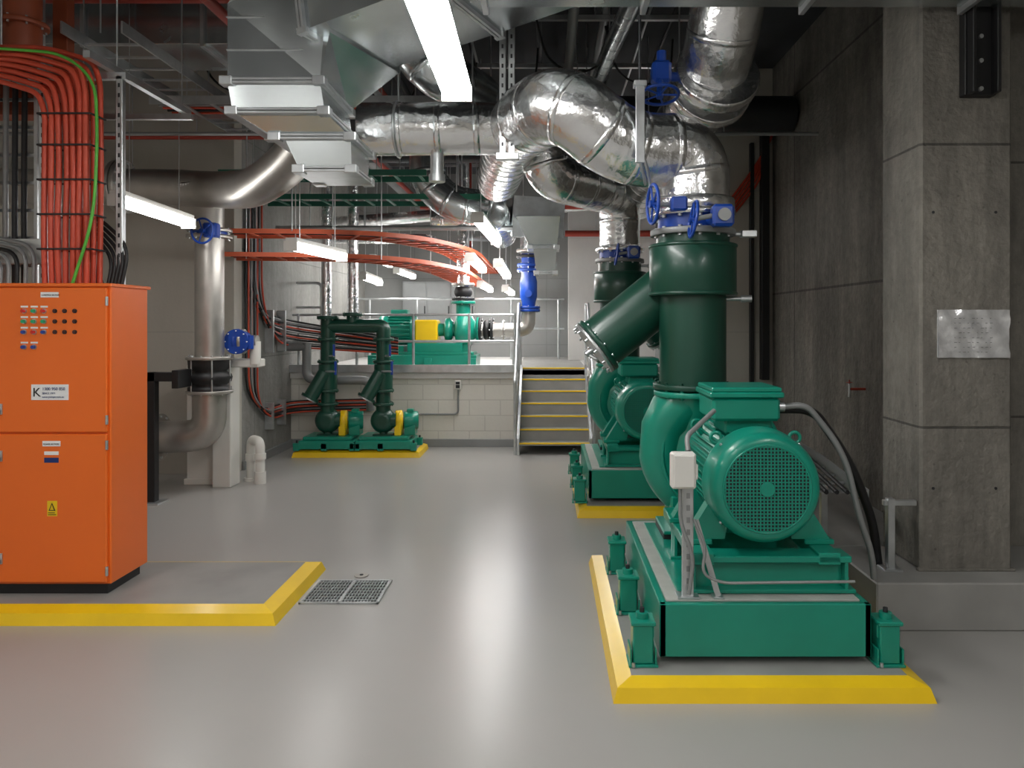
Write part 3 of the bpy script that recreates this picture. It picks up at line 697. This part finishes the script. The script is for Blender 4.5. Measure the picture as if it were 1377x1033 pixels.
b=B('grey_suction_pipe'); b.tube(fillet([(-3.0,9.3,1.35),(-3.0,9.3,.88),(-2.2,9.3,.88),(-2.2,9.3,.5)],.12,8),.055,GREYP,18); b.tube([(-3.0,9.3,1.3),(-3.3,9.3,1.3)],.055,GREYP,18); b.done()
b=B('isolator_switch_box'); b.box(-2.22,-2.12,9.52,9.6,.66,.84,YEL,.006); b.box(-2.20,-2.14,9.505,9.52,.68,.82,RED,.004); b.done()
b=B('power_outlet_box'); b.box(-1.18,-1.10,9.54,9.6,.74,.86,WHITE,.006); b.box(-1.165,-1.115,9.53,9.54,.76,.8,DARK,.002); b.box(-1.165,-1.115,9.53,9.54,.81,.84,DARK,.002)
b.tube(fillet([(-1.14,9.58,.74),(-1.14,9.58,.42),(-1.8,9.58,.42)],.06,6),.012,GREYP,8); b.done()

# ------------------------------------------------------------ platform pump
b=B('horizontal_pump_set')
y=10.35; g=PZ
b.box(-2.42,-.95,y-.3,y+.3,g,g+.18,GREEN,.006); b.box(-2.38,-.99,y-.25,y+.25,g+.18,g+.22,GREEN,.006)
for x in(-2.3,-1.6,-1.0): b.box(x-.05,x+.05,y-.36,y-.28,g,g+.14,GREEN,.004)
b.box(-1.9,-1.15,y-.22,y+.22,g+.22,g+.34,GREEN,.006); b.box(-2.3,-1.95,y-.22,y+.22,g+.22,g+.3,GREEN,.006)
A=g+.52
b.lathe((-2.32,y,A),(1,0,0),[(0,.1),(.0,.17),(.03,.2),(.12,.2),(.13,.185),(.45,.185),(.46,.2),(.5,.2),(.52,.12)],GREEN,36)
for i in range(24):
    t=2*math.pi*i/24; M=Matrix.Translation((0,y,A))@Matrix.Rotation(t,4,'X'); b.box(-2.18,-1.88,-.003,.003,.18,.21,GREEN,.001,M)
b.box(-2.15,-1.92,y-.1,y+.1,A+.18,A+.28,GREEN,.01)
b.cyl((-1.82,y,A),(-1.78,y,A),.12,GREEN,20); b.box(-1.81,-1.50,y-.17,y+.15,g+.34,A+.14,YEL,.02)
b.cyl((-1.50,y,A),(-1.25,y,A),.09,GREEN,24); b.lathe((-1.42,y,A),(1,0,0),[(0,.1),(.02,.16),(.08,.17),(.12,.12)],GREEN,24)
b.lathe((-1.27,y,A),(1,0,0),[(0,.12),(.03,.23),(.07,.25),(.19,.25),(.23,.2),(.27,.13),(.3,.12),(.3,.18),(.33,.18)],GREEN,36)
b.cyl((-1.16,y,A+.1),(-1.16,y,A+.38),.10,GREEN,24); b.flange((-1.16,y,A+.38),(0,0,1),.17,.035,GREEN,8)
b.box(-1.25,-1.07,y-.15,y+.15,g+.2,A-.1,GREEN,.01)
b.done()
b=B('stainless_suction_pipe')
b.tube(fillet([(-.93,y,A),(-.25,y,A),(-.25,y,1.78)],.24,12),.095,STEEL,24)
b.flange((-.92,y,A),(1,0,0),.17,.035,BLACK,8); b.cyl((-.88,y,A),(-.78,y,A),.14,BLACK,24,bv=.03); b.flange((-.76,y,A),(1,0,0),.17,.035,BLACK,8); b.flange((-.25,y,1.77),(0,0,1),.16,.035,BLUE,8)
b.flange((-.6,y,A),(1,0,0),.14,.02,STEEL,8)
b.bar((-.45,y,PZ),(-.45,y,A-.08),.06,.06,GALV,(0,1,0)); b.done()
b=B('blue_control_valve')
b.flange((-.25,y,1.81),(0,0,1),.16,.035,BLUE,8); b.lathe((-.25,y,1.82),(0,0,1),[(0,.09),(.08,.1),(.14,.12),(.35,.12),(.42,.1),(.5,.1)],BLUE,28); b.flange((-.25,y,2.33),(0,0,1),.16,.04,BLUE,8)
b.cyl((-.25,y-.1,2.0),(-.25,y-.16,2.0),.05,BLUE,14); b.flange((-.25,y,2.40),(0,0,1),.16,.04,BLUE,8); b.cyl((-.25,y,2.33),(-.25,y,2.56),.1,BLUE,24); b.flange((-.25,y,2.52),(0,0,1),.17,.035,BLACK,8); b.flange((-.25,y,2.6),(0,0,1),.17,.035,STEEL,8)
b.done()
b=B('insulated_riser_pipe'); insul(b,[(-.25,y,2.62),(-.25,y,2.95),(-.6,y,3.05),(-1.6,y,3.05)],.12,FOIL,.2,.3,8,24); hanger(b,-.8,y,3.1); b.done()
b=B('insulated_riser_pipe'); b.cyl((-1.16,y,A+.40),(-1.16,y,HT),.085,FOIL,24); b.flange((-1.16,y,A+.43),(0,0,1),.16,.03,BLACK,8); b.lathe((-1.16,y,A+.46),(0,0,1),[(0,.1),(.03,.12),(.07,.13),(.11,.12),(.14,.1)],BLACK,24); b.flange((-1.16,y,A+.63),(0,0,1),.16,.03,STEEL,8); b.done()
b=B('electrical_panel'); b.box(-2.6,-1.3,13.38,13.5,1.25,2.35,GREYP,.01)
for k in range(3): b.box(-2.57+k*.43,-2.17+k*.43,13.365,13.38,1.28,2.32,GREYP,.006); b.box(-2.2+k*.43,-2.18+k*.43,13.35,13.365,1.75,1.9,DARK,.002)
b.done()

# ------------------------------------------------------------ rails + stairs
b=B('platform_guard_rail')
yr=9.60
for z in(1.70,1.36): b.cyl((-3.28,yr,z),(-.40,yr,z),.016,GALV,12)
for x in(-3.2,-2.45,-1.72,-1.0,-.41):
    b.cyl((x,yr,PZ),(x,yr,1.72),.018,GALV,12); b.box(x-.05,x+.05,yr-.02,yr+.06,PZ,PZ+.012,GALV,.002)
b.done()
b=B('rear_guard_rail')
for z in(2.0,1.5): b.cyl((-3.28,12.6,z),(.3,12.6,z),.02,GALV,10)
for x in(-3.0,-2.2,-1.4,-.6,.2): b.cyl((x,12.6,PZ),(x,12.6,2.0),.02,GALV,10)
b.done()
b=B('steel_stairs')
xs0,xs1=-.33,.52
for i in range(1,8):
    yy=9.0+.2*(i-1); z=.14*i
    b.box(xs0,xs1,yy,yy+.23,z-.03,z,GREYP,.002); b.box(xs0,xs1,yy-.004,yy+.035,z-.014,z+.003,YEL,.002)
    if i<7: b.box(xs0,xs1,yy+.2,yy+.205,z,z+.11,CONC,.001)
for x in(xs0-.03,xs1): 
    vs=[V((x,8.96,0)),V((x,9.14,0)),V((x,10.22,.80)),V((x,10.22,1.02)),V((x,8.96,.20))]
    vs2=[v+V((.03,0,0)) for v in vs]
    b.add(vs+vs2,[[0,1,2,3,4],[5,6,7,8,9]]+[[k,(k+1)%5,5+(k+1)%5,5+k] for k in range(5)],GALV)
for x in(xs0-.05,xs1+.05):
    for k,(yy,zz) in enumerate(((9.0,0),(9.6,.42),(10.2,.95))): b.cyl((x,yy,zz),(x,yy,zz+.9),.02,GALV,12)
    b.tube(fillet([(x,9.0,.45),(x,8.93,.9),(x,9.0,.92),(x,10.2,1.86),(x,10.8,1.86)],.06,6),.02,GALV,12)
    b.cyl((x,9.0,.48),(x,10.2,1.42),.016,GALV,10)
    b.cyl((x,10.8,PZ),(x,10.8,1.86),.02,GALV,10)
b.done()

# ------------------------------------------------------------ cable trays
def ladder(name,path,w,m,h=.06,R=.5,step=.25,n=10,cables=None):
    b=B(name); p=fillet(path,R,n); up=V((0,0,1)); L=[];Rr=[]
    for i in range(len(p)):
        d=(p[min(i+1,len(p)-1)]-p[max(i-1,0)]).normalized(); s=d.cross(up).normalized()
        L.append(p[i]+s*w/2); Rr.append(p[i]-s*w/2)
    b.sweep(L,.012,h,m); b.sweep(Rr,.012,h,m)
    acc=0
    for i in range(1,len(p)):
        Ls=(p[i]-p[i-1]).length; d=(p[i]-p[i-1]).normalized(); s=d.cross(up).normalized(); t=step-acc
        while t<=Ls:
            c=p[i-1]+d*t-up*h*.3; b.bar(c-s*w/2,c+s*w/2,.03,.012,m); t+=step
        acc=(acc+Ls)%step
    if cables:
        for k in range(cables):
            off=(k+.5)/cables*w*.85-w*.425; q=[]
            for i in range(len(p)):
                d=(p[min(i+1,len(p)-1)]-p[max(i-1,0)]).normalized(); s=d.cross(up).normalized(); q.append(p[i]+s*off-up*(h*.3-.02))
            b.tube(q,.011,[CABLE,BLACK,CABLE,GREYP][k%4],6)
    return b
b=ladder('orange_cable_tray',[(-3.2,7.5,2.27),(-1.75,7.7,2.27),(-1.28,9.3,2.27),(-1.28,13.4,2.27)],.5,ORTRAY,.045,.9,.25,14,4)
for q in((-2.8,7.55),(-1.95,7.65),(-1.28,9.8),(-1.28,11.8)): hanger(b,q[0]+.25,q[1],2.25); hanger(b,q[0]-.25,q[1],2.25)
b.done()
b=ladder('orange_cable_tray',[(-3.2,7.5,2.50),(-1.65,7.6,2.50),(-1.10,9.2,2.50),(-1.10,13.4,2.50)],.45,ORTRAY,.045,.9,.25,14,4)
hanger(b,-2.5,7.3,2.5); hanger(b,-1.10,10.5,2.5); b.done()
b=ladder('green_cable_tray',[(-3.28,8.5,3.0),(-.6,8.5,3.0)],.5,GTRAY,.06,.3,.25)
for x in(-3,-2,-1): hanger(b,x,8.25,3.0); hanger(b,x,8.75,3.0)
b.done()
b=ladder('green_cable_tray',[(-3.28,7.6,3.1),(-1.2,7.6,3.1)],.35,GTRAY,.06,.3,.25)
hanger(b,-3,7.6,3.1);hanger(b,-1.5,7.6,3.1);b.done()
b=ladder('galvanised_cable_tray',[(-3.3,6.4,3.45),(-.8,6.4,3.45)],.45,GALV,.07,.3,.25,10,5)
for x in(-3,-2,-1): hanger(b,x,6.2,3.45); hanger(b,x,6.6,3.45)
b.done()
b=ladder('galvanised_cable_tray',[(.2,9.5,3.2),(1.75,9.5,3.2)],.45,GALV,.07,.3,.25,10,5); hanger(b,.5,9.5,3.2); hanger(b,1.5,9.5,3.2); b.done()
b=ladder('galvanised_cable_tray',[(-3.0,4.9,3.55),(-3.0,7.8,3.55)],.4,GALV,.08,.3,.25,10,0); hanger(b,-3.0,5,3.55); hanger(b,-3.0,7,3.55); b.done()
def pipe(name,path,r,m,R=.1,hang=()):
    b=B(name); b.tube(fillet(path,R,6),r,m,16)
    for h in hang: hanger(b,*h)
    return b.done()
pipe('red_sprinkler_pipe',[(-5.18,5.4,3.95),(2.0,5.4,3.95)],.03,RED,hang=((-2,5.4,3.95),(0,5.4,3.95)))
pipe('red_sprinkler_pipe',[(-2.1,4.55,3.6),(-2.1,5.5,3.6),(-2.1,13.4,3.6)],.035,RED,hang=((-2.1,5,3.6),(-2.1,9,3.6)))
pipe('red_sprinkler_pipe',[(-4.4,6.8,3.3),(-.6,6.8,3.3)],.025,RED,hang=((-3.2,6.8,3.3),(-1.2,6.8,3.3)))
pipe('red_sprinkler_pipe',[(-1.8,10.6,3.25),(1.75,10.6,3.25)],.035,RED,hang=((-1,10.6,3.25),(1.2,10.6,3.25)))
pipe('red_sprinkler_pipe',[(.3,12.1,3.05),(1.78,12.1,3.05)],.05,RED,hang=((.8,12.1,3.05),))
pipe('red_sprinkler_pipe',[(-1.25,11.9,2.6),(-1.25,11.9,HT)],.06,RED)
pipe('steel_conduit',[(-5.18,6.3,3.2),(2.3,6.3,3.2)],.016,GREYP,hang=((-2.5,6.3,3.2),(1.5,6.3,3.2)))
pipe('steel_conduit',[(-1.7,4.9,3.9),(-1.7,13.4,3.9)],.03,GREYP,hang=((-1.7,6,3.9),(-1.7,9,3.9)))
pipe('steel_conduit',[(.2,4.8,3.9),(.2,13.4,3.9)],.04,GREYP,hang=((.2,6,3.9),(.2,9,3.9)))
pipe('steel_conduit',[(1.5,4.8,3.9),(1.5,7.8,3.9)],.05,DARK,hang=((1.5,6,3.9),))
pipe('steel_conduit',[(-3.2,8.8,2.72),(-.4,8.8,2.72)],.03,GALV,hang=((-2.8,8.8,2.72),(-1,8.8,2.72)))
pipe('insulated_branch_pipe',[(-3.28,10.2,2.75),(-1.6,10.2,2.75),(-1.6,12.8,2.75)],.07,FOIL,.2,hang=((-2.5,10.2,2.75),(-1.6,12,2.75)))
pipe('insulated_branch_pipe',[(-3.28,11.2,3.1),(1.0,11.2,3.4)],.09,FOIL,.2,hang=((-2.5,11.2,3.2),(.6,11.2,3.4)))
b=B('overhead_services_rack')
rs=random.Random(3)
for k in range(7):
    y_=5.0+k*1.15; b.bar((-3.2,y_,4.12),(1.7,y_,4.12),.04,.04,GALV)
    for x in(-3.0,-1.4,.4,1.5): hanger(b,x,y_,4.12)
for k in range(16):
    x=-3.1+k*.30+rs.uniform(-.06,.06); r_=rs.choice([.012,.018,.025,.035])
    b.cyl((x,4.9,4.14+r_),(x,12.0,4.14+r_),r_,rs.choice([GALV,GREYP,BLACK,DARK,RED]),10)
for k in range(8):
    x=-3.1+k*.6; y_=5.3+rs.random()*3
    b.tube(fillet([(x,y_,4.12),(x+.1,y_+.1,3.75),(x+.35,y_+.2,3.66),(x+.6,y_+.3,3.8),(x+.62,y_+.3,4.12)],.2,6),.010,BLACK,6)
b.done()

# ------------------------------------------------------------ batten lights
def batten(p0,p1,w=.12,em=None):
    b=B('led_batten_light'); p0=V(p0);p1=V(p1); d=(p1-p0).normalized()
    b.sweep([p0+V((0,0,.045)),p1+V((0,0,.045))],w*.9,.05,WHITE)
    sd=d.cross(V((0,0,1))).normalized()
    vs=[];fs=[]
    prof=[(-w/2,.03),(-w/2,.0),(-w*.42,-.022),(-w*.25,-.033),(0,-.037),(w*.25,-.033),(w*.42,-.022),(w/2,0),(w/2,.03)]
    for p in(p0,p1):
        for a,c in prof: vs.append(p+sd*a+V((0,0,c)))
    k=len(prof)
    for i in range(k): j=(i+1)%k; fs.append([i,j,k+j,k+i])
    fs.append(list(range(k))); fs.append(list(range(k,2*k)))
    b.add(vs,fs,em or LEDM)
    b.sweep([p0-d*.02,p0],w*1.02,.085,WHITE); b.sweep([p1,p1+d*.02],w*1.02,.085,WHITE)
    for t in(.15,.85):
        q=p0.lerp(p1,t); b.cyl((q.x,q.y,q.z+.06),(q.x,q.y,HT),.004,GALV,6)
    return b.done()
batten((-.465,2.55,2.85),(-.49,4.05,2.85),.16)
batten((-3.12,5.4,2.49),(-3.11,6.45,2.46),.12,LEDR)
batten((-2.13,6.2,2.24),(-2.0,7.25,2.24),.11,LEDR)
batten((-.68,7.3,2.62),(-.63,9.3,2.62),.13,LEDR)
batten((-.93,9.0,2.38),(-.95,11.0,2.38),.12,LEDR)
batten((-.58,8.9,2.30),(-.60,11.2,2.30),.12,LEDR)
batten((-2.40,9.7,2.20),(-2.52,11.2,2.20),.1,LEDR)
batten((-2.72,11.6,2.60),(-2.72,12.9,2.60),.1,LEDR)
batten((-2.32,11.5,2.40),(-2.32,12.9,2.40),.1,LEDR)
batten((-.64,11.5,2.12),(-.62,13.2,2.12),.11,LEDR)
batten((-1.02,11.4,2.18),(-1.0,13.2,2.18),.10,LEDR)
batten((1.35,8.6,3.3),(1.35,10.1,3.3),.12,LEDR)
for x,y_ in((-.4,-.4),(-.4,-3.2),(-3.2,.9),(-3.2,-2.4),(1.9,.2),(2.0,-2.4)): batten((x,y_,3.0),(x,y_+1.5,3.0),.13)

# ------------------------------------------------------------ right side details
b=B('document_sleeve'); 
nx,nz=16,10; vs=[];fs=[]
for i in range(nx+1):
    for j in range(nz+1):
        vs.append(V((2.12+.385*i/nx,4.022-.006*math.sin(i*1.3+j*.7)-.004*math.sin(j*1.9-i*.4),1.41+.26*j/nz)))
for i in range(nx):
    for j in range(nz): q=i*(nz+1)+j; fs.append([q,q+1,q+nz+2,q+nz+1])
b.add(vs,fs,PLASTIC,True); b.box(2.12,2.505,4.034,4.039,1.41,1.67,PLASTIC,.001)
INK=mat('drawing_ink',(.12,.12,.12),.6)
for k in range(9):
    for j in range(8):
        if (k*3+j*5)%4: b.box(2.20+k*.024,2.206+k*.024+.004*((k+j)%3),4.009,4.012,1.44+j*.026,1.4425+j*.026,INK,.0003)
b.done()
b=B('black_channel_bracket'); b.box(2.24,2.41,3.98,4.04,2.82,3.32,BLACK,.004); b.box(2.25,2.27,3.92,3.98,2.82,3.32,BLACK,.003); b.box(2.38,2.40,3.92,3.98,2.82,3.32,BLACK,.003)
for z in(2.85,3.0,3.13): b.cyl((2.32,3.965,z),(2.32,3.98,z),.012,GALV,10)
b.done()
b=B('black_vertical_conduit'); b.box(2.26,2.34,7.80,7.9,1.0,3.6,BLACK,.004); b.box(2.15,2.19,7.84,7.9,.6,3.5,BLACK,.004); b.done()
b=B('red_cable_drop')
for i in range(5): b.tube(fillet([(1.82+.04*i,7.86,2.75),(2.1+.04*i,7.86,3.1),(2.3,7.86,3.4),(2.38,7.8,3.6)],.2,4),.014,CABLE,6)
b.done()
b=B('motor_supply_cable')
b.tube(fillet([(1.18,3.72,1.18),(1.30,3.72,1.19),(1.50,3.75,.95),(1.60,3.8,.6),(1.67,3.82,.42),(1.69,3.84,.28)],.25,10),.016,GREYP,12)
b.tube(fillet([(1.18,3.80,1.16),(1.36,3.80,1.16),(1.62,3.95,.85),(1.80,4.1,.5),(1.85,4.15,.26)],.3,10),.024,BLACK,12)
b.done()
b=B('galvanised_post'); b.box(1.86,1.90,4.05,4.09,.25,.64,GALV,.003); b.box(1.83,1.93,4.02,4.12,.25,.262,GALV,.002); b.box(1.84,2.02,4.055,4.085,.60,.63,GALV,.003); b.done()
b=ladder('floor_cable_ladder',[(1.66,4.2,.62),(1.74,5.2,.66),(1.80,6.5,.66)],.30,GREYP,.08,.3,.2,6,0)
b.box(1.70,1.74,4.6,4.64,.25,.60,GALV,.002); b.box(1.76,1.80,6.2,6.24,.25,.64,GALV,.002)
for k in range(3): b.tube([(1.60+k*.06,4.25,.63),(1.70+k*.06,5.2,.67),(1.75+k*.06,6.5,.67)],.013,BLACK,8)
b.done()
b=B('local_isolator_stand')
b.box(.615,.665,3.36,3.39,.356,1.0,GALV,.003); b.box(.59,.69,3.34,3.43,.356,.364,GALV,.002)
for k in range(10): b.box(.632,.648,3.3585,3.361,.42+k*.055,.445+k*.055,GREYP,.001)
b.bar((.68,3.39,.70),(.775,3.36,.365),.025,.012,GALV,(0,1,0)); b.box(.75,.80,3.34,3.4,.356,.364,GALV,.002)
b.box(.555,.665,3.30,3.36,.86,1.02,WHITE,.008); b.box(.565,.655,3.29,3.30,.87,1.01,WHITE,.004); b.box(.655,.675,3.31,3.35,.90,.97,WHITE,.004)
b.tube(fillet([(.60,3.34,.86),(.60,3.34,.70),(.66,3.33,.55),(.64,3.34,.38)],.06,6),.009,GREYP,8)
b.tube(fillet([(.64,3.36,1.02),(.64,3.40,1.08),(.80,3.55,1.18)],.04,6),.012,GREYP,8)
b.tube(fillet([(.66,3.33,.72),(.71,3.31,.60),(.69,3.31,.48),(.78,3.31,.44),(1.38,3.33,.44)],.05,6),.007,GREYP,8)
b.done()
b=B('hose_tap'); b.cyl((2.28,5.6,1.1),(2.4,5.6,1.1),.010,RED,10); b.cyl((2.28,5.6,1.04),(2.28,5.6,1.14),.010,GALV,10); b.handwheel((2.28,5.6,1.15),(0,0,1),.022,RED,.02); b.done()

# ------------------------------------------------------------ world / camera
w=bpy.data.worlds.new('World'); sc.world=w; w.use_nodes=True
w.node_tree.nodes['Background'].inputs[0].default_value=(.8,.85,.9,1); w.node_tree.nodes['Background'].inputs[1].default_value=.05
cam=bpy.data.cameras.new('camera'); co=bpy.data.objects.new('camera',cam); sc.collection.objects.link(co)
co.location=(0,0,1.6); co.rotation_euler=(math.pi/2,0,0)
cam.sensor_width=36; cam.lens=26.14; cam.shift_x=-.0338; cam.shift_y=-.0599; cam.clip_start=.05
sc.camera=co
sc.view_settings.view_transform='Standard'; sc.view_settings.exposure=.22
